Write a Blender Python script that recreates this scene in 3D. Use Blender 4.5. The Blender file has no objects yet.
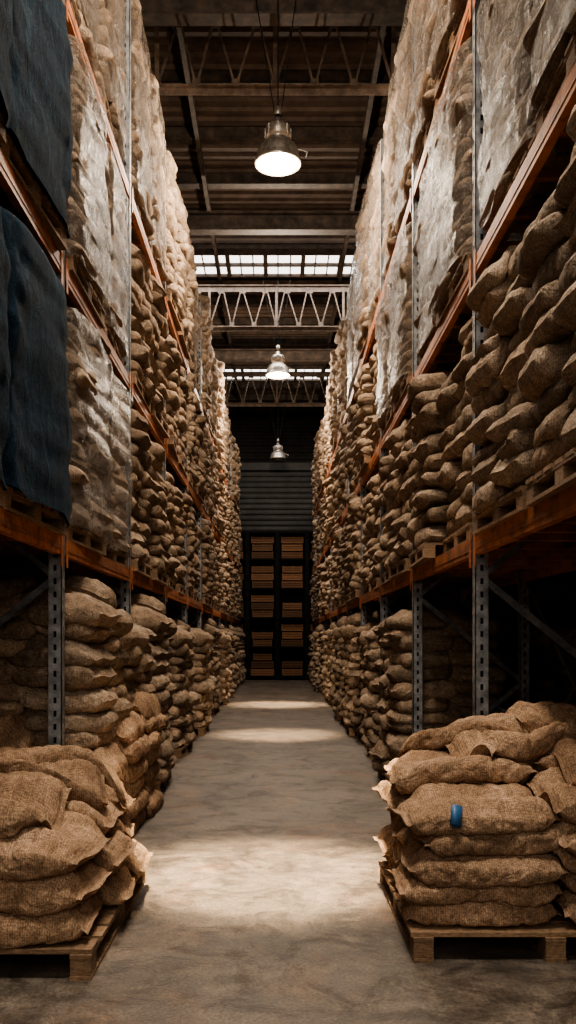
import bpy, math, random
import numpy as np
from mathutils import Vector, noise, Matrix, Euler
random.seed(7); R=random.Random(11)
scene=bpy.context.scene
COL=scene.collection

# ------------------------------------------------------------ mesh builder
class MB:
    def __init__(s): s.V=[];s.F=[];s.M=[];s.T=[];s.U=[];s.S=[];s.n=0
    def add(s,V,F,mat=0,tint=(1,1,1),uv=None,smooth=False):
        V=np.asarray(V,float);F=np.asarray(F,int)
        s.V.append(V);s.F.append(F+s.n);s.M.append(np.full(len(F),mat))
        s.T.append(np.tile(np.array([tint[0],tint[1],tint[2],1.0]),(len(V),1)))
        s.U.append(V.copy() if uv is None else uv);s.S.append(np.full(len(F),smooth));s.n+=len(V)
    def box(s,x0,x1,y0,y1,z0,z1,mat=0,tint=(1,1,1)):
        V=[(x,y,z) for x in(x0,x1) for y in(y0,y1) for z in(z0,z1)]
        F=[(0,1,3,2),(4,6,7,5),(0,4,5,1),(2,3,7,6),(0,2,6,4),(1,5,7,3)]
        s.add(V,F,mat,tint)
    def bar(s,a,b,w,h,mat=0,tint=(1,1,1),up=(0,0,1)):
        a=Vector(a);b=Vector(b);d=(b-a).normalized();u=Vector(up)
        if abs(d.dot(u))>.98:u=Vector((0,1,0))
        sd=d.cross(u).normalized();u=sd.cross(d)
        V=[p+sd*i*w/2+u*j*h/2 for p in(a,b) for i in(-1,1) for j in(-1,1)]
        F=[(0,1,3,2),(4,6,7,5),(0,4,5,1),(2,3,7,6),(0,2,6,4),(1,5,7,3)]
        s.add([tuple(v) for v in V],F,mat,tint)
    def mesh(s,name,mats):
        V=np.concatenate(s.V);F=np.concatenate(s.F);me=bpy.data.meshes.new(name)
        me.vertices.add(len(V));me.vertices.foreach_set('co',V.ravel())
        me.loops.add(len(F)*4);me.loops.foreach_set('vertex_index',F.ravel().astype(np.int32))
        me.polygons.add(len(F));me.polygons.foreach_set('loop_start',(np.arange(len(F))*4).astype(np.int32))
        me.polygons.foreach_set('material_index',np.concatenate(s.M).astype(np.int32))
        me.polygons.foreach_set('use_smooth',np.concatenate(s.S).astype(bool))
        me.update(calc_edges=True)
        a=me.attributes.new('tint','FLOAT_COLOR','POINT');a.data.foreach_set('color',np.concatenate(s.T).ravel())
        a=me.attributes.new('suv','FLOAT_VECTOR','POINT');a.data.foreach_set('vector',np.concatenate(s.U).ravel())
        for m in mats:me.materials.append(m)
        return me
    def obj(s,name,mats): return place(name,s.mesh(name,mats))
def place(name,me,loc=(0,0,0),rz=0,parent=None):
    o=bpy.data.objects.new(name,me);o.location=loc;o.rotation_euler=(0,0,rz);COL.objects.link(o)
    if parent:o.parent=parent
    return o

# ------------------------------------------------------------ materials
class Mt:
    def __init__(s,name):
        s.m=bpy.data.materials.new(name);s.m.use_nodes=True;s.t=s.m.node_tree;s.n=s.t.nodes;s.l=s.t.links
        s.b=s.n['Principled BSDF']
    def nd(s,typ): return s.n.new(typ)
    def lk(s,a,b):s.l.new(a,b)
    def noise(s,vec,scale,detail=4,rough=.55,dist=0):
        n=s.nd('ShaderNodeTexNoise');n.inputs['Scale'].default_value=scale;n.inputs['Detail'].default_value=detail
        n.inputs['Roughness'].default_value=rough;n.inputs['Distortion'].default_value=dist
        s.lk(vec,n.inputs['Vector']);return n.outputs['Fac']
    def ramp(s,fac,stops):
        r=s.nd('ShaderNodeValToRGB');e=r.color_ramp.elements
        e[0].position=stops[0][0];e[0].color=(*stops[0][1],1);e[1].position=stops[-1][0];e[1].color=(*stops[-1][1],1)
        for p,c in stops[1:-1]:
            x=e.new(p);x.color=(*c,1)
        s.lk(fac,r.inputs['Fac']);return r.outputs['Color']
    def mul(s,a,b,fac=1,mode='MULTIPLY'):
        m=s.nd('ShaderNodeMix');m.data_type='RGBA';m.blend_type=mode;m.inputs[0].default_value=fac
        s.lk(a,m.inputs[6]);s.lk(b,m.inputs[7]);return m.outputs[2]
    def math(s,op,a,b=None,v=0.5):
        m=s.nd('ShaderNodeMath');m.operation=op;s.lk(a,m.inputs[0])
        if b is not None:s.lk(b,m.inputs[1])
        else:m.inputs[1].default_value=v
        return m.outputs[0]
    def bump(s,h,st=.5,d=.01,prev=None):
        b=s.nd('ShaderNodeBump');b.inputs['Strength'].default_value=st;b.inputs['Distance'].default_value=d
        s.lk(h,b.inputs['Height'])
        if prev:s.lk(prev,b.inputs['Normal'])
        return b.outputs['Normal']
    def attr(s,name,out='Vector'):
        a=s.nd('ShaderNodeAttribute');a.attribute_name=name;return a.outputs[out]
    def mapping(s,vec,sc):
        m=s.nd('ShaderNodeMapping');m.inputs['Scale'].default_value=sc;s.lk(vec,m.inputs['Vector']);return m.outputs[0]

def burlap():
    m=Mt('burlap');uv=m.attr('suv');ti=m.attr('tint','Color')
    big=m.noise(uv,4,4);med=m.noise(uv,24,5,.65);fine=m.noise(uv,120,3,.65)
    fib=m.noise(m.mapping(uv,(12,90,90)),2.0,3,.6)
    c=m.ramp(big,[(.3,(.25,.178,.125)),(.5,(.37,.275,.197)),(.72,(.49,.375,.28))])
    f=m.ramp(fine,[(.32,(.52,.50,.48)),(.68,(1.33,1.33,1.33))])
    fb=m.ramp(fib,[(.3,(.74,.73,.72)),(.7,(1.17,1.17,1.17))])
    g=m.ramp(med,[(.3,(.62,.59,.56)),(.65,(1.1,1.1,1.1))])
    w1=m.nd('ShaderNodeTexWave');w1.bands_direction='X';w1.inputs['Scale'].default_value=28;w1.inputs['Distortion'].default_value=1.2;m.lk(uv,w1.inputs['Vector'])
    w2=m.nd('ShaderNodeTexWave');w2.bands_direction='Y';w2.inputs['Scale'].default_value=28;w2.inputs['Distortion'].default_value=1.2;m.lk(uv,w2.inputs['Vector'])
    ws=m.math('ADD',w1.outputs['Fac'],w2.outputs['Fac'])
    wc=m.ramp(m.math('MULTIPLY',ws,None,.5),[(.2,(.78,.77,.76)),(.8,(1.1,1.1,1.1))])
    c=m.mul(m.mul(m.mul(m.mul(m.mul(c,g),f),fb),wc),ti);m.lk(c,m.b.inputs['Base Color'])
    m.b.inputs['Roughness'].default_value=.92;m.b.inputs['Specular IOR Level'].default_value=.12
    h=m.math('MULTIPLY',ws,None,.3);h=m.math('ADD',h,fine)
    wr=m.noise(m.mapping(uv,(1,.45,1)),13,4,.5,1.0)
    n1=m.bump(wr,.75,.035);n2=m.bump(h,.5,.005,n1);m.lk(n2,m.b.inputs['Normal']);return m.m
def wood(name,c0,c1):
    m=Mt(name);uv=m.attr('suv');ti=m.attr('tint','Color')
    g=m.noise(m.mapping(uv,(9,9,30)),4,5,.6,.4);c=m.ramp(g,[(.3,c0),(.7,c1)])
    m.lk(m.mul(c,ti),m.b.inputs['Base Color']);m.b.inputs['Roughness'].default_value=.85
    m.lk(m.bump(g,.5,.006),m.b.inputs['Normal']);return m.m
def metal(name,c0,c1,c2,rough=.55,met=.5,sc=9,spec=.5):
    m=Mt(name);uv=m.attr('suv');ti=m.attr('tint','Color');g=m.noise(uv,sc,6,.7)
    c=m.ramp(g,[(.33,c0),(.5,c1),(.68,c2)]);m.lk(m.mul(c,ti),m.b.inputs['Base Color'])
    m.b.inputs['Roughness'].default_value=rough;m.b.inputs['Metallic'].default_value=met;m.b.inputs['Specular IOR Level'].default_value=spec
    m.lk(m.bump(g,.3,.004),m.b.inputs['Normal']);return m.m
def film():
    m=Mt('stretch_wrap_film');uv=m.attr('suv')
    a=m.noise(m.mapping(uv,(9,9,1.8)),2.2,6,.72,1.4);b=m.noise(m.mapping(uv,(2.5,2.5,7)),3.5,5,.65,1.5)
    h=m.math('ADD',a,m.math('MULTIPLY',b,None,.8))
    m.lk(m.ramp(m.noise(uv,4.5,5),[(.3,(.11,.083,.063)),(.7,(.30,.245,.195))]),m.b.inputs['Base Color'])
    m.b.inputs['Roughness'].default_value=.36
    m.b.inputs['Specular IOR Level'].default_value=.45
    m.lk(m.bump(h,.8,.06),m.b.inputs['Normal'])
    r=m.ramp(m.math('MULTIPLY',h,None,.555),[(.40,(.15,)*3),(.5,(.36,)*3),(.6,(.75,)*3)])
    tr=m.nd('ShaderNodeBsdfTransparent');mx=m.nd('ShaderNodeMixShader')
    m.lk(r,mx.inputs[0]);m.lk(tr.outputs[0],mx.inputs[1]);m.lk(m.b.outputs[0],mx.inputs[2])
    m.lk(mx.outputs[0],m.n['Material Output'].inputs['Surface']);return m.m
def bluecloth():
    m=Mt('blue_tarp_fabric');uv=m.attr('suv')
    a=m.noise(m.mapping(uv,(3,3,1.5)),3,6,.7,.8);f=m.noise(m.mapping(uv,(1,1,2.5)),90,3)
    c=m.ramp(a,[(.3,(.003,.010,.020)),(.55,(.009,.027,.048)),(.78,(.032,.070,.104))])
    g=m.ramp(f,[(.3,(.35,.35,.35)),(.7,(1.6,1.6,1.6))]);m.lk(m.mul(c,g),m.b.inputs['Base Color'])
    m.b.inputs['Roughness'].default_value=.95;m.b.inputs['Specular IOR Level'].default_value=.1
    n=m.bump(a,.8,.06);m.lk(m.bump(f,.8,.010,n),m.b.inputs['Normal']);return m.m
def concrete():
    m=Mt('concrete_floor_mat');tc=m.nd('ShaderNodeTexCoord').outputs['Object']
    a=m.noise(tc,.9,6,.7,.6);b=m.noise(tc,5,8,.75);f=m.noise(tc,60,3,.7)
    c=m.ramp(a,[(.3,(.080,.064,.051)),(.5,(.148,.120,.096)),(.72,(.215,.178,.143))])
    g=m.ramp(b,[(.35,(.45,.43,.41)),(.6,(1.12,1.12,1.12))]);h=m.ramp(f,[(.3,(.58,.58,.58)),(.7,(1.33,1.33,1.33))])
    st=m.ramp(m.noise(tc,2.6,7,.78,1.0),[(.38,(.42,.39,.36)),(.53,(1,1,1))])
    ru=m.ramp(m.noise(tc,1.1,5,.7,.8),[(.55,(1,1,1)),(.72,(1.25,.92,.68))])
    c=m.mul(m.mul(m.mul(m.mul(c,g),h),st),ru);m.lk(c,m.b.inputs['Base Color'])
    r=m.ramp(b,[(.3,(.42,)*3),(.7,(.8,)*3)]);m.lk(r,m.b.inputs['Roughness']);m.b.inputs['Specular IOR Level'].default_value=.35
    m.lk(m.bump(f,.5,.006,m.bump(b,.4,.02)),m.b.inputs['Normal']);return m.m
def surf(name,c0,c1,sc=2,rough=.8,met=0,spec=.4):
    m=Mt(name);tc=m.nd('ShaderNodeTexCoord').outputs['Object']
    a=m.noise(tc,sc,6,.7);c=m.ramp(a,[(.3,c0),(.7,c1)]);m.b.inputs['Specular IOR Level'].default_value=spec
    m.b.inputs['Roughness'].default_value=rough;m.b.inputs['Metallic'].default_value=met
    m.lk(c,m.b.inputs['Base Color']);m.lk(m.bump(a,.3,.01),m.b.inputs['Normal']);return m.m
def emis(name,c,st):
    m=Mt(name);m.b.inputs['Base Color'].default_value=(*c,1);m.b.inputs['Emission Color'].default_value=(*c,1)
    m.b.inputs['Emission Strength'].default_value=st;return m.m

M_b=burlap();M_w=wood('aged_pallet_wood',(.13,.078,.042),(.37,.235,.14))
M_or=metal('rusty_orange_paint',(.10,.035,.016),(.38,.125,.042),(.52,.19,.068),.6,.05,7)
M_gv=metal('galvanised_steel',(.07,.072,.076),(.19,.195,.205),(.33,.34,.35),.55,.25,10)
M_film=film();M_blue=bluecloth();M_conc=concrete()
M_wall=surf('dark_wall_sheet',(.010,.009,.008),(.028,.025,.022),1.5,.8,0,.1)
M_roof=surf('brown_roof_sheet',(.05,.034,.026),(.13,.09,.068),2.5,.7,0,.2)
M_steel=metal('dark_roof_steel',(.025,.02,.016),(.065,.048,.038),(.12,.085,.063),.6,.2,5)
M_tr=metal('rust_truss_steel',(.08,.05,.035),(.18,.12,.085),(.30,.22,.16),.65,.1,6)
M_shut=surf('grey_shutter_paint',(.04,.037,.034),(.075,.070,.065),2,.6,0,.15)
M_sky=emis('skylight_glass',(1.0,.95,.88),3.0)
M_glow=emis('lamp_lens_glow',(1,.60,.28),5)
M_lamp=metal('lamp_aluminium',(.14,.12,.105),(.26,.23,.20),(.38,.34,.30),.38,.7,12)
M_black=metal('black_rack_paint',(.006,.006,.006),(.010,.010,.010),(.018,.017,.016),.8,0,6,.08)
M_crate=wood('orange_crate_wood',(.12,.052,.024),(.28,.14,.068))
m=Mt('blue_plastic_tag');m.b.inputs['Base Color'].default_value=(.03,.11,.24,1);m.b.inputs['Roughness'].default_value=.5;M_tag=m.m

# ------------------------------------------------------------ sacks
def make_sack(L,W,T,nu,nc,seed,wr=1.0,flange=False):
    r=random.Random(seed);ph=r.uniform(0,6);ph2=r.uniform(0,6);k=r.uniform(35,55);off=Vector((seed*3.7,seed*1.3,0))
    sk=r.uniform(-.05,.05);V=[];ea=[r.uniform(0,.025) if flange else r.uniform(0,.012) for _ in range(4)]
    fl=.95 if flange else 1.0
    for i in range(nu+1):
        q=-1+2*i/nu;u=.45*q+.55*math.sin(q*math.pi/2);au=abs(u);sg=1 if u>0 else -1
        ub=min(1,au/fl)
        t=T/2*max(0,1-ub**5.5)**.5*(1+.08*math.sin(3*u+ph));w=W/2*(1-.18*ub**7)*(1+.04*math.sin(2.3*u+ph2))
        if flange and au>fl-.02:w*=1+.08*(au-fl+.02)/.08
        if au<.995:t=max(t,.006)
        for j in range(nc):
            th=2*math.pi*j/nc;c=math.cos(th);s=math.sin(th)
            y=w*math.copysign(abs(c)**.66,c);z=t*math.copysign(abs(s)**.62,s)
            e=ea[(1 if sg>0 else 0)+(2 if c>0 else 0)]
            x=u*L/2*(1-.04*abs(c)**4*au)+sg*e*abs(c)**6*au**8+sk*y*au
            z+=wr*.011*ub**2.5*max(0,1-ub**12)*math.sin(y*k+ph+4*noise.noise(Vector((x*4,y*4,seed))))*(1 if s>0 else -1)*abs(s)
            if flange and ub>=.97:z+=.018*math.sin(y*16+ph2*3)*(au-.9)*10*.5
            p=Vector((x,y,z));pn=p*1.0+off
            env=max(0,1-ub**14)
            d=.018*noise.noise(pn*5)
            rd=1-abs(noise.noise(Vector((pn.x*9,pn.y*5,pn.z*9+9))))*2.6
            d-=wr*.008*(rd**2 if rd>0 else 0)
            d+=wr*.0035*noise.noise(pn*28)
            d*=env
            y+=d*c*.9;z+=d*s
            x+=.012*noise.noise(pn*7+Vector((5,5,5)))
            V.append((x,y,z))
    F=[(i*nc+(j+1)%nc,(i+1)*nc+(j+1)%nc,(i+1)*nc+j,i*nc+j) for i in range(nu) for j in range(nc)]
    return np.array(V),np.array(F),T
LOW=[make_sack(.70,.61,.215,16,20,i+1,1.2) for i in range(8)]
MID=[make_sack(.70,.61,.205,32,36,i+21,1.4,i%3==0) for i in range(12)]
def tint(r,grey=0.0):
    v=r.uniform(.64,1.2);g=r.uniform(0,.4)+grey
    t=np.array([1,1.0,1.0])*(1-g)+g*np.array([.90,1.0,1.10]);return tuple(t*v)
class HF:
    def __init__(s,x0,x1,y0,y1,cell,base,rect,fall=.07):
        s.x0=x0;s.y0=y0;s.c=cell;s.nx=int((x1-x0)/cell)+1;s.ny=int((y1-y0)/cell)+1
        s.H=np.full((s.nx,s.ny),base-fall)
        ix=lambda v:int((v-x0)/cell);iy=lambda v:int((v-y0)/cell)
        s.H[ix(rect[0]):ix(rect[1])+1,iy(rect[2]):iy(rect[3])+1]=base
    def idx(s,P):
        return np.clip(((P[:,0]-s.x0)/s.c).astype(int),0,s.nx-1),np.clip(((P[:,1]-s.y0)/s.c).astype(int),0,s.ny-1)
    def blurred(s,n):
        A=s.H
        for _ in range(n):
            p=np.pad(A,1,mode='edge');A=(p[:-2,1:-1]+p[2:,1:-1]+p[1:-1,:-2]+p[1:-1,2:]+2*A)/6
        return A
    def samp(s,A,P):
        fx=np.clip((P[:,0]-s.x0)/s.c-.5,0,s.nx-1.001);fy=np.clip((P[:,1]-s.y0)/s.c-.5,0,s.ny-1.001)
        i=fx.astype(int);j=fy.astype(int);a=fx-i;b=fy-j
        return A[i,j]*(1-a)*(1-b)+A[i+1,j]*a*(1-b)+A[i,j+1]*(1-a)*b+A[i+1,j+1]*a*b
def drop(mb,hf,sk,cx,cy,rz,sc,tn,r,nb=10,droop=.09,rise=.05):
    V,F,T=sk;P=V*np.array(sc);uv=P+np.array([r.uniform(0,50),r.uniform(0,50),r.uniform(0,50)])
    c,s=math.cos(rz),math.sin(rz)
    X=P[:,0]*c-P[:,1]*s+cx;Y=P[:,0]*s+P[:,1]*c+cy;Q=np.stack([X,Y,P[:,2]],1)
    A=hf.blurred(nb);h=hf.samp(A,Q);m=np.percentile(h,62)
    dl=h-m
    h=m+np.where(dl<0,-droop*np.tanh(-dl/droop),rise*np.tanh(dl/rise))
    TT=T*sc[2];Q[:,2]=Q[:,2]+h+.42*TT
    mb.add(Q,F,0,tn,uv,True)
    top=P[:,2]>-.01
    i,j=hf.idx(Q[top]);np.maximum.at(hf.H,(i,j),Q[top][:,2])
def pallet(mb,x0,x1,y0,y1,z0,mat=1,r=R,nb=7,h=.13):
    for fx in(0,.5,1):
        cx=x0+.05+(x1-x0-.1)*fx
        mb.box(cx-.05,cx+.05,y0,y1,z0,z0+.02,mat,(r.uniform(.7,1),)*3)
        mb.box(cx-.05,cx+.05,y0+.003,y1-.003,z0+h-.04,z0+h-.022,mat,(r.uniform(.7,1),)*3)
        for fy in(0,.5,1):
            cy=y0+.07+(y1-y0-.14)*fy
            mb.box(cx-.048,cx+.048,cy-.065,cy+.065,z0+.02,z0+h-.04,mat,(r.uniform(.6,1),)*3)
    w=(y1-y0)/nb
    for i in range(nb):
        c=y0+w*(i+.5);hw=w*.5-.018
        mb.box(x0-r.uniform(0,.01),x1+r.uniform(0,.01),c-hw,c+hw,z0+h-.022,z0+h,mat,(r.uniform(.65,1.15),)*3)
def stack_mesh(name,seed,H,lib,wrapped=False):
    r=random.Random(seed);mb=MB();pallet(mb,-.56,.56,-.59,.59,0,1,r)
    hf=HF(-.9,.9,-.9,.9,.05,.13,(-.56,.56,-.59,.59))
    cells=[(cx,cy) for cx in(-.27,.27) for cy in(-.30,.30)]
    off={c:[0,0] for c in cells};bt=r.uniform(.85,1.15)
    for it in range(20):
        r.shuffle(cells);done=True
        for(cx,cy) in cells:
            P=np.array([[cx,cy,0],[cx+.1,cy+.1,0],[cx-.1,cy-.1,0]]);hh=hf.samp(hf.H,P).mean()
            if hh>H-.15:continue
            done=False;o=off[(cx,cy)];j=.02 if wrapped else .045
            o[0]=.6*o[0]+r.uniform(-j,j);o[1]=.5*o[1]+r.uniform(-j,j)*.9
            rz=r.uniform(-.13,.13)+(math.pi/2 if r.random()<.3 else 0)+(math.pi if r.random()<.5 else 0)
            k=r.uniform(.86,1.02);t=tint(r,.12)
            drop(mb,hf,lib[r.randrange(len(lib))],cx+o[0],cy+o[1],rz,(k,k*r.uniform(.94,1.04),r.uniform(.75,1.2)),tuple(v*bt for v in t),r,6,.06,.03)
        if done:break
    mats=[M_b,M_w]
    if wrapped:
        nP=96;nH=int(H/.04);V=[]
        for k in range(nH+5):
            f=min(1,k/nH);z=.10+(H-.04)*f
            shr=1 if k<=nH else 1-(k-nH)/4.02
            for i in range(nP):
                a=2*math.pi*i/nP;c=math.cos(a);s=math.sin(a)
                x=.62*math.copysign(abs(c)**.28,c);y=.63*math.copysign(abs(s)**.28,s)
                p=Vector((x*1.5,y*1.5,z*2.0+seed*5))
                d=.05*noise.noise(p*1.5)+.03*noise.noise(Vector((x*6,y*6,z*2+seed)))+.02*abs(math.sin(z*15+3*noise.noise(p)))
                if k>nH-2:d-=.03*(k-nH+2)*.5
                V.append(((x*(1+d*1.2))*shr,(y*(1+d*1.2))*shr,z+.02*noise.noise(p*3)+(.03 if k>nH else 0)))
        F=[(k*nP+i,k*nP+(i+1)%nP,(k+1)*nP+(i+1)%nP,(k+1)*nP+i) for k in range(nH+4) for i in range(nP)]
        mb.add(V,F,2,(1,1,1),None,True);mats.append(M_film)
    return mb.mesh(name,mats)
def blue_mesh(name,seed,H):
    r=random.Random(seed);mb=MB();pallet(mb,-.6,.6,-.62,.62,0,1,r);nP=150;nH=44;V=[]
    for k in range(nH+9):
        f=min(1,k/nH);shr=1 if k<=nH else 1-(k-nH)/8.03
        for i in range(nP):
            a=2*math.pi*i/nP;c=math.cos(a);s=math.sin(a)
            x=.64*math.copysign(abs(c)**.22,c);y=.66*math.copysign(abs(s)**.22,s)
            hem=.10+.09*noise.noise(Vector((x*3,y*3,seed)))
            z=hem+(H-hem)*f
            fold=math.sin(i*.42+4*noise.noise(Vector((x*2,y*2,z+seed))))*.010*(1-f*.75)
            d=.05*noise.noise(Vector((x*1.6,y*1.6,z*2.2+seed)))+.035*noise.noise(Vector((x*5,y*5,z*6+seed)))+.012*noise.noise(Vector((x*12,y*12,z*14)))+fold+.02*(1-f)
            if k>nH-4:d-=.010*(k-nH+4)
            zz=z+(0 if k<=nH else .03*math.sin((k-nH)/8*1.57)+.05*noise.noise(Vector((x*shr*4,y*shr*4,seed))))
            V.append((x*(1+d)*shr,y*(1+d)*shr,zz))
    F=[(k*nP+i,k*nP+(i+1)%nP,(k+1)*nP+(i+1)%nP,(k+1)*nP+i) for k in range(nH+8) for i in range(nP)]
    mb.add(V,F,2,(1,1,1),None,True);return mb.mesh(name,[M_b,M_w,M_blue])

# ------------------------------------------------------------ geometry constants
B=2.8;Y0=3.36;NB=11;XR=1.34;XL=1.47;LV=[2.27,4.17,6.06];DEP=1.15;CEIL=11.0;BACK=36.4
S16=[stack_mesh('sack_stack_mid%d'%i,100+i,1.55+.06*(i%3),MID) for i in range(6)]
S16l=[stack_mesh('sack_stack_low%d'%i,120+i,1.5+.06*(i%4),LOW) for i in range(5)]
S22l=[stack_mesh('sack_stack_tall%d'%i,140+i,1.95+.13*i,LOW) for i in range(4)]
S19=[stack_mesh('sack_stack_ground%d'%i,160+i,1.75+.07*i,MID) for i in range(4)]
W16=[stack_mesh('wrapped_stack%d'%i,180+i,1.60,LOW,True) for i in range(3)]
W22=[stack_mesh('wrapped_stack_tall%d'%i,190+i,2.1,LOW,True) for i in range(3)]
BL=[blue_mesh('blue_cover%d'%i,200+i,1.62) for i in range(2)]

# ------------------------------------------------------------ racks
def rack(s,X0):
    mb=MB()
    def bx(xa,xb,*a,**k):
        xs=sorted((s*xa,s*xb));mb.box(xs[0],xs[1],*a,**k)
    H=8.1
    for b in range(-1,NB+1):
        y=Y0+b*B
        for xf in(X0,X0+DEP-.09):
            w=.045
            bx(xf,xf+.09,y-w,y-w+.006,0,H,mat=1);bx(xf,xf+.09,y+w-.006,y+w,0,H,mat=1)
            bx(xf+.0,xf+.006,y-w,y-.014,0,H,mat=1);bx(xf,xf+.006,y+.014,y+w,0,H,mat=1)
            z=.04
            while z<H:
                bx(xf+.0005,xf+.0055,y-.0141,y+.0141,z,z+.055,mat=1)
                bx(xf+.035,xf+.055,y-w-.001,y-w,z+.02,z+.06,mat=2)
                z+=.09
            bx(xf+.012,xf+.014,y-w+.006,y+w-.006,0,H,mat=2)
            bx(xf-.03,xf+.13,y-.09,y+.09,0,.012,mat=1)
        z=.3;d=0;xa=X0+.05;xb=X0+DEP-.05
        while z<H-1:
            p=(s*(xa if d==0 else xb),y,z);q=(s*(xb if d==0 else xa),y,z+.85)
            mb.bar(p,q,.03,.045,1,(.6,.6,.6));d=1-d;z+=.85
        mb.bar((s*xa,y,.2),(s*xb,y,.2),.03,.045,1)
    for b in range(-1,NB):
        y=Y0+b*B+.047;y2=Y0+(b+1)*B-.047
        if b<4:
            xr=s*(X0+DEP+.0)
            mb.bar((xr,y,.3),(xr,y2,2.1),.02,.035,1,(.6,.6,.6));mb.bar((xr+s*.02,y,2.1),(xr+s*.02,y2,.3),.02,.035,1,(.6,.6,.6))
        for L in LV:
            tn=(R.uniform(.75,1.15),)*3
            for xf in(X0-.004,X0+DEP-.05):
                bx(xf,xf+.05,y,y2,L-.12,L,mat=0,tint=tn)
                bx(xf-.004,xf,y,y2,L-.085,L-.055,mat=0,tint=(.7,.7,.7)) 
                for ye in(y-.0,y2-.05):
                    bx(xf-.008,xf-.004,ye,ye+.05,L-.2,L+.04,mat=0,tint=(.9,.9,.9))
            n=6
            for i in range(n):
                yy=y+(y2-y)*(i+.5)/n
                bx(X0+.046,X0+DEP-.05,yy-.025,yy+.025,L-.05,L-.002,mat=0,tint=(.8,.8,.8))
    return mb.obj('pallet_rack',[M_or,M_gv,M_black])
rack(1,XR);rack(-1,XL)

def load(kind,s,X0,y,z,mesh,dx=0):
    rz=(0 if s>0 else math.pi)+R.uniform(-.05,.05)
    return place(kind,mesh,(s*(X0+DEP/2+dx),y,z),rz)
for s,X0 in((1,XR),(-1,XL)):
    for b in range(-1,NB):
        for k in(0,1):
            y=Y0+b*B+.745+k*1.31
            for li,L in enumerate(LV):
                wr=False;blue=False
                if s<0:
                    if b<=0 and li<=1:blue=True
                    elif li==0:wr=b<=1
                    elif li==1:wr=b<=1
                    else:wr=b<=2
                else:
                    if li==1:wr=b<=2
                    if li==2:wr=b<=4
                if blue:load('blue_covered_pallet',s,X0,y,L,BL[(b+li+k)%2],-.01);continue
                if wr:load('wrapped_pallet_load',s,X0,y,L,R.choice(W22 if li==2 else W16),R.uniform(-.05,.04));continue
                if li==2:load('burlap_sack_stack',s,X0,y,L,R.choice(S22l),R.uniform(-.10,.05))
                else:load('burlap_sack_stack',s,X0,y,L,R.choice(S16 if b<4 else S16l),R.uniform(-.10,.03))
            if s<0 and b>=1:load('burlap_sack_stack',s,X0,y,0,R.choice(S19),-.16+R.uniform(-.12,.09))
            if s>0 and b>=2:load('burlap_sack_stack',s,X0,y,0,R.choice(S19),-.12+R.uniform(-.12,.09))
            if s<0 and b==0:load('burlap_sack_stack',s,X0,y,0,S16[k],.85)
            if b in(0,1,2):
                load('burlap_sack_stack',s,X0,y,0,R.choice(S16),1.75)

# ------------------------------------------------------------ front piles
HI=[make_sack(.80,.56,.178,64,68,i+61,1.9,True) for i in range(9)]
HI2=[make_sack(.90,.60,.215,64,68,i+81,1.9,True) for i in range(8)]
def ftint(r):
    v=r.uniform(.85,1.2);return (v*1.06,v*.97,v*.90)
def pile(name,rect,z0,layers,lib,seed,droop=.045,rise=.03,ntop=1):
    r=random.Random(seed);mb=MB();hf=HF(rect[0]-.6,rect[1]+.6,rect[2]-.6,rect[3]+.6,.025,z0,rect,.10)
    for li,ly in enumerate(layers):
        for(cx,cy,rz) in ly:
            k=r.uniform(.94,1.03)
            top=li>=len(layers)-ntop
            drop(mb,hf,lib[r.randrange(len(lib))],cx+r.uniform(-.05,.05),cy+r.uniform(-.03,.03),rz+r.uniform(-.10,.10)+(math.pi if r.random()<.5 else 0),(k,k,r.uniform(.86,1.12)),ftint(r),r,14,.16 if top else droop,.10 if top else rise)
    return mb.obj(name,[M_b])
H90=math.pi/2
mb=MB();pallet(mb,.66,2.05,4.38,5.85,0,0,random.Random(4),8,.14);mb.obj('wooden_pallet',[M_w])
mb=MB();pallet(mb,-2.3,-.86,4.14,5.85,0,0,random.Random(5),9,.14);mb.obj('wooden_pallet',[M_w])
ga=[(1.06,4.68,0),(1.78,4.68,0),(1.06,5.16,0),(1.78,5.16,0),(1.06,5.62,0),(1.78,5.62,0)]
ra=[ga,ga,ga,ga,ga,[(1.84,4.90,.12),(1.44,5.20,.4),(1.14,5.58,-.2),(1.8,5.5,.2)]]
pile('burlap_sack_pile',(.66,2.05,4.38,5.85),.14,ra,HI,3,ntop=1)
la=[(-1.31,4.46,0),(-2.1,4.46,0),(-1.29,4.98,0),(-2.1,4.98,0),(-1.29,5.5,.05),(-2.1,5.5,0)]
lt=[(-1.55,4.55,.05),(-2.35,4.5,0),(-1.40,5.08,.1),(-2.15,5.05,.1),(-1.33,5.52,.3)]
pile('burlap_sack_pile',(-2.3,-.86,4.14,5.85),.14,[la,la,la,lt],HI2,9,ntop=1)
lb=[(-1.42,6.62,H90),(-2.05,6.62,H90),(-1.44,7.45,H90),(-2.05,7.4,H90),(-1.42,8.25,H90),(-2.05,8.2,H90)]
pile('burlap_sack_pile',(-2.3,-1.2,6.2,8.6),0,[lb]*5+[lb[1:]]+[[lb[1],lb[3],lb[4],lb[5]]],HI2,15)
mb=MB();nn=14;V=[]
for i in range(nn):
    a=2*math.pi*i/nn
    for rr,yy in((.032,-.0),(.03,.10),(.022,.10),(.024,0)):V.append((rr*math.cos(a),yy,rr*math.sin(a)*.7))
F=[(i*4+q,((i+1)%nn)*4+q,((i+1)%nn)*4+(q+1)%4,i*4+(q+1)%4) for i in range(nn) for q in range(4)]
mb.add(V,F,0,(1,1,1),None,True);o=mb.obj('blue_plastic_tag',[M_tag]);o.location=(.87,4.405,.66);o.rotation_euler=(1.2,.35,.4)

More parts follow.
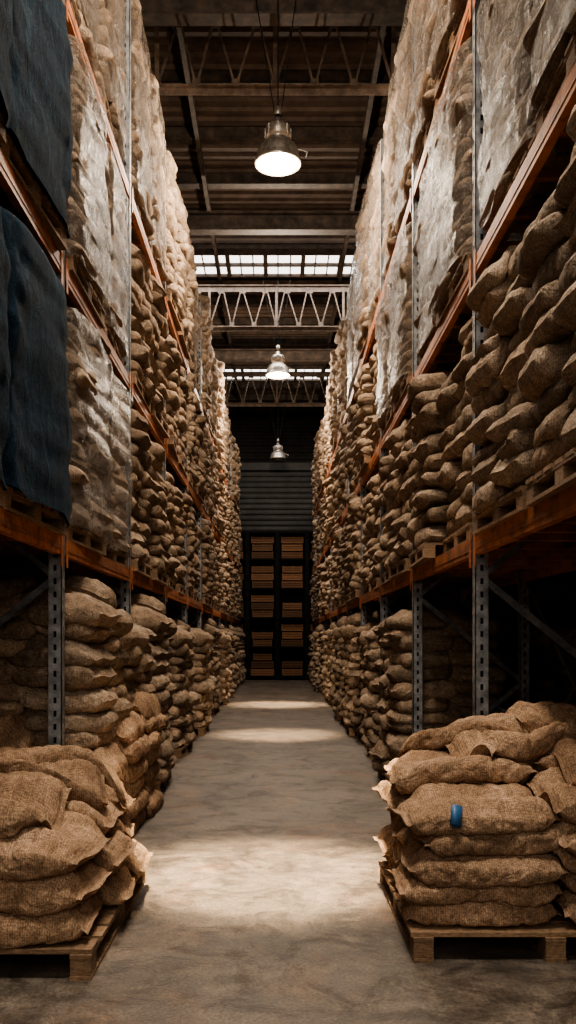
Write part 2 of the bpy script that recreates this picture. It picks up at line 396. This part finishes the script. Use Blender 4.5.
# ------------------------------------------------------------ shell
XW=5.2
mb=MB();mb.box(-XW,XW,-4,BACK,-.1,0);mb.obj('floor',[M_conc])
def corrug(p0,p1,pitch,amp):
    n=int(round(abs(p1-p0)/pitch));pts=[]
    for i in range(n):
        for f,h in [(0,0),(.35,0),(.5,1),(.85,1)]:pts.append((p0+(i+f)*(p1-p0)/n,h*amp))
    pts.append((p1,0));return pts
pts=corrug(-4,BACK,.30,.05)
mb=MB();V=[]
for y,h in pts:V+=[(-XW,y,CEIL+h),(XW,y,CEIL+h)]
F=[(2*i,2*i+1,2*i+3,2*i+2) for i in range(len(pts)-1)];mb.add(V,F);mb.obj('ceiling',[M_roof])
pts=corrug(0,CEIL,.28,.05)
mb=MB();V=[]
for z,h in pts:V+=[(-XW,BACK-h,z),(XW,BACK-h,z)]
mb.add(V,[(2*i,2*i+1,2*i+3,2*i+2) for i in range(len(pts)-1)]);mb.obj('wall_back',[M_wall])
for nm,x in(('wall_left',-XW),('wall_right',XW)):
    mb=MB();V=[];sg=1 if x<0 else -1
    pts=corrug(-4,BACK,.3,.05)
    for y,h in pts:V+=[(x+sg*h,y,0),(x+sg*h,y,CEIL)]
    mb.add(V,[(2*i,2*i+1,2*i+3,2*i+2) for i in range(len(pts)-1)]);mb.obj(nm,[M_wall])
mb=MB();y=BACK-.12;z=0
while z<8.35:
    mb.add([(x,y+dy,z+dz) for x in(-2.6,2.6) for dy,dz in((.03,0),(-.03,.04),(-.05,.10),(-.03,.16),(.03,.20))],[(i,i+1,i+6,i+5) for i in range(4)]);z+=.22
    mb.box(-2.6,2.6,y+.03,y+.05,z-.22,z)
mb.box(-2.75,-2.6,y-.03,y+.06,0,8.6);mb.box(2.6,2.75,y-.03,y+.06,0,8.6);mb.box(-2.75,2.75,y-.1,y+.06,8.4,8.7)
mb.obj('door_1',[M_shut])
def truss(y,zb=9.42,zt=10.45,tn=1.0):
    mb=MB();X=XW-.02;T3=(tn,)*3
    for z,h in((zb,.10),(zt,.14)):
        mb.box(-X,X,y-.08,y+.08,z-.01,z+.012,0,T3);mb.box(-X,X,y-.01,y+.012,z-h,z+h*.2,0,T3)
    mb.box(-X,X,y-.06,y+.06,zt+.25,zt+.37,1)
    p=.56;x=-X+.1;k=0
    while x+p<X:
        a=tn*R.uniform(.5,1.2);j=R.uniform(-.05,.05)
        mb.bar((x,y,zb),(x+p*.5+j,y,zt),.03,.045,0,(a,)*3,up=(0,1,0));mb.bar((x+p*.5+j,y+.02,zt),(x+p,y+.02,zb),.03,.045,0,(tn,)*3,up=(0,1,0))
        if k%3==0:mb.box(x-.03,x+.03,y-.03,y-.01,zb,zt,0,T3)
        mb.box(x+p*.5-.07,x+p*.5+.07,y-.012,y-.004,zt-.18,zt,0,T3);mb.box(x-.06,x+.06,y-.012,y-.004,zb,zb+.13,0,T3)
        k+=1;x+=p
    mb.obj('roof_truss',[M_tr,M_steel])
truss(3.0,tn=.6);truss(12.8,tn=.65);truss(22.6,tn=.38);truss(29.9,tn=.45)
y=-3
while y<BACK-.5:
    mb=MB();mb.box(-XW+.02,XW-.02,y-.05,y+.05,CEIL-.24,CEIL-.02);mb.box(-XW+.02,XW-.02,y-.1,y+.1,CEIL-.26,CEIL-.24);mb.obj('roof_purlin',[M_steel]);y+=1.63
for yy in(11.9,18.1,26.6):
    mb=MB()
    mb.box(-XW+.02,XW-.02,yy-.12,yy+.12,10.1,10.14);mb.box(-XW+.02,XW-.02,yy-.02,yy+.02,9.8,10.1);mb.box(-XW+.02,XW-.02,yy-.12,yy+.12,9.77,9.8)
    mb.obj('roof_girder',[M_steel])
for xx in(-3.3,-1.45,1.55,3.3):
    mb=MB();mb.box(xx-.04,xx+.04,-3.5,BACK-.3,10.56,10.68);mb.obj('roof_tie_beam',[M_steel])
def skylight(n,y0,y1):
    mb=MB();mb.box(-4.8,4.8,y0,y1,CEIL-.33,CEIL-.3,0)
    x=-4.8;k=0
    while x<=4.81:
        w=.05 if k%3==0 else .015
        mb.box(x-w,x+w,y0,y1,CEIL-.36-(w>.04)*.05,CEIL-.33,1);x+=.3;k+=1
    for yy in(y0,(y0+y1)/2,y1):mb.box(-4.8,4.8,yy-.04,yy+.04,CEIL-.4,CEIL-.27,1)
    mb.obj('window_%d'%n,[M_sky,M_steel])
skylight(1,21.1,22.4);skylight(2,30.0,31.4)

# ------------------------------------------------------------ lamps
def lathe(mb,prof,mat,n=40,zs=1.0):
    V=[];F=[]
    for r_,z in prof:
        for i in range(n):
            a=2*math.pi*i/n;V.append((r_*math.cos(a),r_*math.sin(a),z*zs))
    for k in range(len(prof)-1):
        for i in range(n):F.append((k*n+i,k*n+(i+1)%n,(k+1)*n+(i+1)%n,(k+1)*n+i))
    mb.add(V,F,mat,(1,1,1),None,True)
M_off=emis('lamp_lens_off',(.12,.11,.10),0.0)
M_hot=emis('lamp_bulb_glow',(1,.86,.62),40)
def lamp(x,y,z,lit=True):
    mb=MB();q=.82
    lathe(mb,[(.265,.02),(.285,0),(.30,.0),(.305,.03),(.285,.06),(.285,.12),(.27,.2),(.235,.28),(.175,.34),(.15,.36),(.15,.40),(.165,.41),(.165,.56),(.15,.60),(.09,.62),(.055,.64),(.055,.72),(.02,.74),(.001,.74)],0,zs=q)
    lathe(mb,[(.265,.02),(.26,.1),(.22,.22),(.13,.30),(.001,.31)],0,zs=q)
    lathe(mb,[(.262,.035),(.2,.015),(.12,.005)],1)
    lathe(mb,[(.12,.005),(.10,-.025),(.05,-.045),(.001,-.048)],3)
    for a in range(8):
        c=math.cos(a*math.pi/4);s_=math.sin(a*math.pi/4);mb.bar((.165*c,.165*s_,.41*q),(.165*c,.165*s_,.57*q),.012,.03,0)
    top=CEIL-.25-z
    mb.bar((0,0,.72*q),(0,0,top),.016,.016,2)
    mb.bar((-.03,0,.7*q),(-.42,0,top),.012,.012,2);mb.bar((.03,0,.7*q),(.34,0,top),.012,.012,2)
    lathe(mb,[(.04,.64),(.05,.66),(.05,.74),(.02,.76)],0,16)
    mb.bar((.26,0,.20),(.38,0,.16),.012,.012,0);mb.bar((.38,0,.16),(.36,0,.09),.012,.012,0)
    o=mb.obj('high_bay_lamp',[M_lamp,M_glow if lit else M_off,M_black,M_hot if lit else M_off]);o.location=(x,y,z);return o
def spot(name,loc,tgt,e,ang,col,blend=.6,rad=.2):
    l=bpy.data.lights.new(name,'SPOT');l.energy=e;l.spot_size=math.radians(ang);l.spot_blend=blend;l.color=col;l.shadow_soft_size=rad
    o=bpy.data.objects.new(name,l);o.location=loc;o.rotation_euler=(Vector(tgt)-Vector(loc)).to_track_quat('-Z','Y').to_euler();COL.objects.link(o);return o
def point(name,loc,e,col,rad=.12):
    l=bpy.data.lights.new(name,'POINT');l.energy=e;l.color=col;l.shadow_soft_size=rad
    o=bpy.data.objects.new(name,l);o.location=loc;COL.objects.link(o);return o
def area(name,loc,tgt,e,sx,sy,col):
    l=bpy.data.lights.new(name,'AREA');l.shape='RECTANGLE';l.size=sx;l.size_y=sy;l.energy=e;l.color=col
    o=bpy.data.objects.new(name,l);o.location=loc;o.rotation_euler=(Vector(tgt)-Vector(loc)).to_track_quat('-Z','Y').to_euler();COL.objects.link(o);return o
WARM=(1,.77,.50);W2=(1,.83,.65)
for i,(y,z,lit) in enumerate(((6.2,7.9,True),(11.7,7.75,True),(22.4,8.15,True),(33,8.2,False))):
    lamp(0,y,z,lit)
spot('lamp_beam',(0,6.2,7.80),(-.05,6.05,0),31000,18,WARM,1.0,.2)
spot('lamp_beam',(0,11.7,7.6),(0,14.9,0),19000,17,WARM,1.0,.2)
spot('lamp_beam',(0,22.4,8.0),(0,21.9,0),19000,21,WARM,1.0,.2)
for y,z,e in((6.2,7.70,500),(11.7,7.5,760),(22.4,7.9,1150)):point('lamp_glow',(0,y,z),e,W2)
area('added_top_fill',(0,21.8,10.55),(0,21.8,0),420,6,1.1,(1,.95,.88))
area('added_top_fill',(0,30.7,10.55),(0,30.7,0),380,6,1.1,(1,.95,.88))
area('added_top_fill',(0,2.6,10.7),(0,5.6,0),1050,2.5,2.5,(1,.90,.77))  # added out-of-view fill for the front pile tops, no skylight above it
area('added_rear_fill',(0,-3.5,4.5),(0,8,1.8),230,5,5,(1,.88,.75))  # added frontal fill from behind the camera, no known opening there

# ------------------------------------------------------------ end shelving with crates
yb=BACK-1.15
cols=[-2.3,-1.2,-.02,1.14,2.3];lev=[0.1,1.25,2.4,3.55,4.7];Ht=5.85
mb=MB()
for x in cols:
    for yy in(yb,yb+.85):mb.box(x-.09,x+.09,yy-.04,yy+.04,0,Ht,0)
for L in lev+[Ht-.1]:
    mb.box(-2.3,2.3,yb-.035,yb+.88,L,L+.07,0)
mb.box(-2.3,2.3,yb+.86,yb+.88,0,Ht,0)
mb.obj('storage_shelving',[M_black])
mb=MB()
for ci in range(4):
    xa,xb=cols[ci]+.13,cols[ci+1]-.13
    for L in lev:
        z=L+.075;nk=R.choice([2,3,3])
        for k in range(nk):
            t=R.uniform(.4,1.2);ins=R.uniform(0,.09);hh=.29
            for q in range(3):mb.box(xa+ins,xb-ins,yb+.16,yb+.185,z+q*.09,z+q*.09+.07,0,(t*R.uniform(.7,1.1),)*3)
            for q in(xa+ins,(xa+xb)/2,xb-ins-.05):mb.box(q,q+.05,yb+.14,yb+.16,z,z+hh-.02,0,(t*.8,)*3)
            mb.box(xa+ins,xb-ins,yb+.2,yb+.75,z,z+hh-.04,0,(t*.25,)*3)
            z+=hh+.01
mb.obj('wooden_crates',[M_crate])

# ------------------------------------------------------------ world + camera
w=bpy.data.worlds.new('World');scene.world=w;w.use_nodes=True
w.node_tree.nodes['Background'].inputs[0].default_value=(.9,.82,.75,1);w.node_tree.nodes['Background'].inputs[1].default_value=.1
try:
    scene.view_settings.look='AgX - Medium High Contrast'
except Exception as e: print(e)
cd=bpy.data.cameras.new('Camera');cam=bpy.data.objects.new('Camera',cd);COL.objects.link(cam);scene.camera=cam
cam.location=(0,0,1.57);cam.rotation_euler=(math.pi/2,0,0)
cd.sensor_fit='HORIZONTAL';cd.sensor_width=36;cd.lens=56.25;cd.shift_x=10/576;cd.shift_y=128/576;cd.clip_end=200
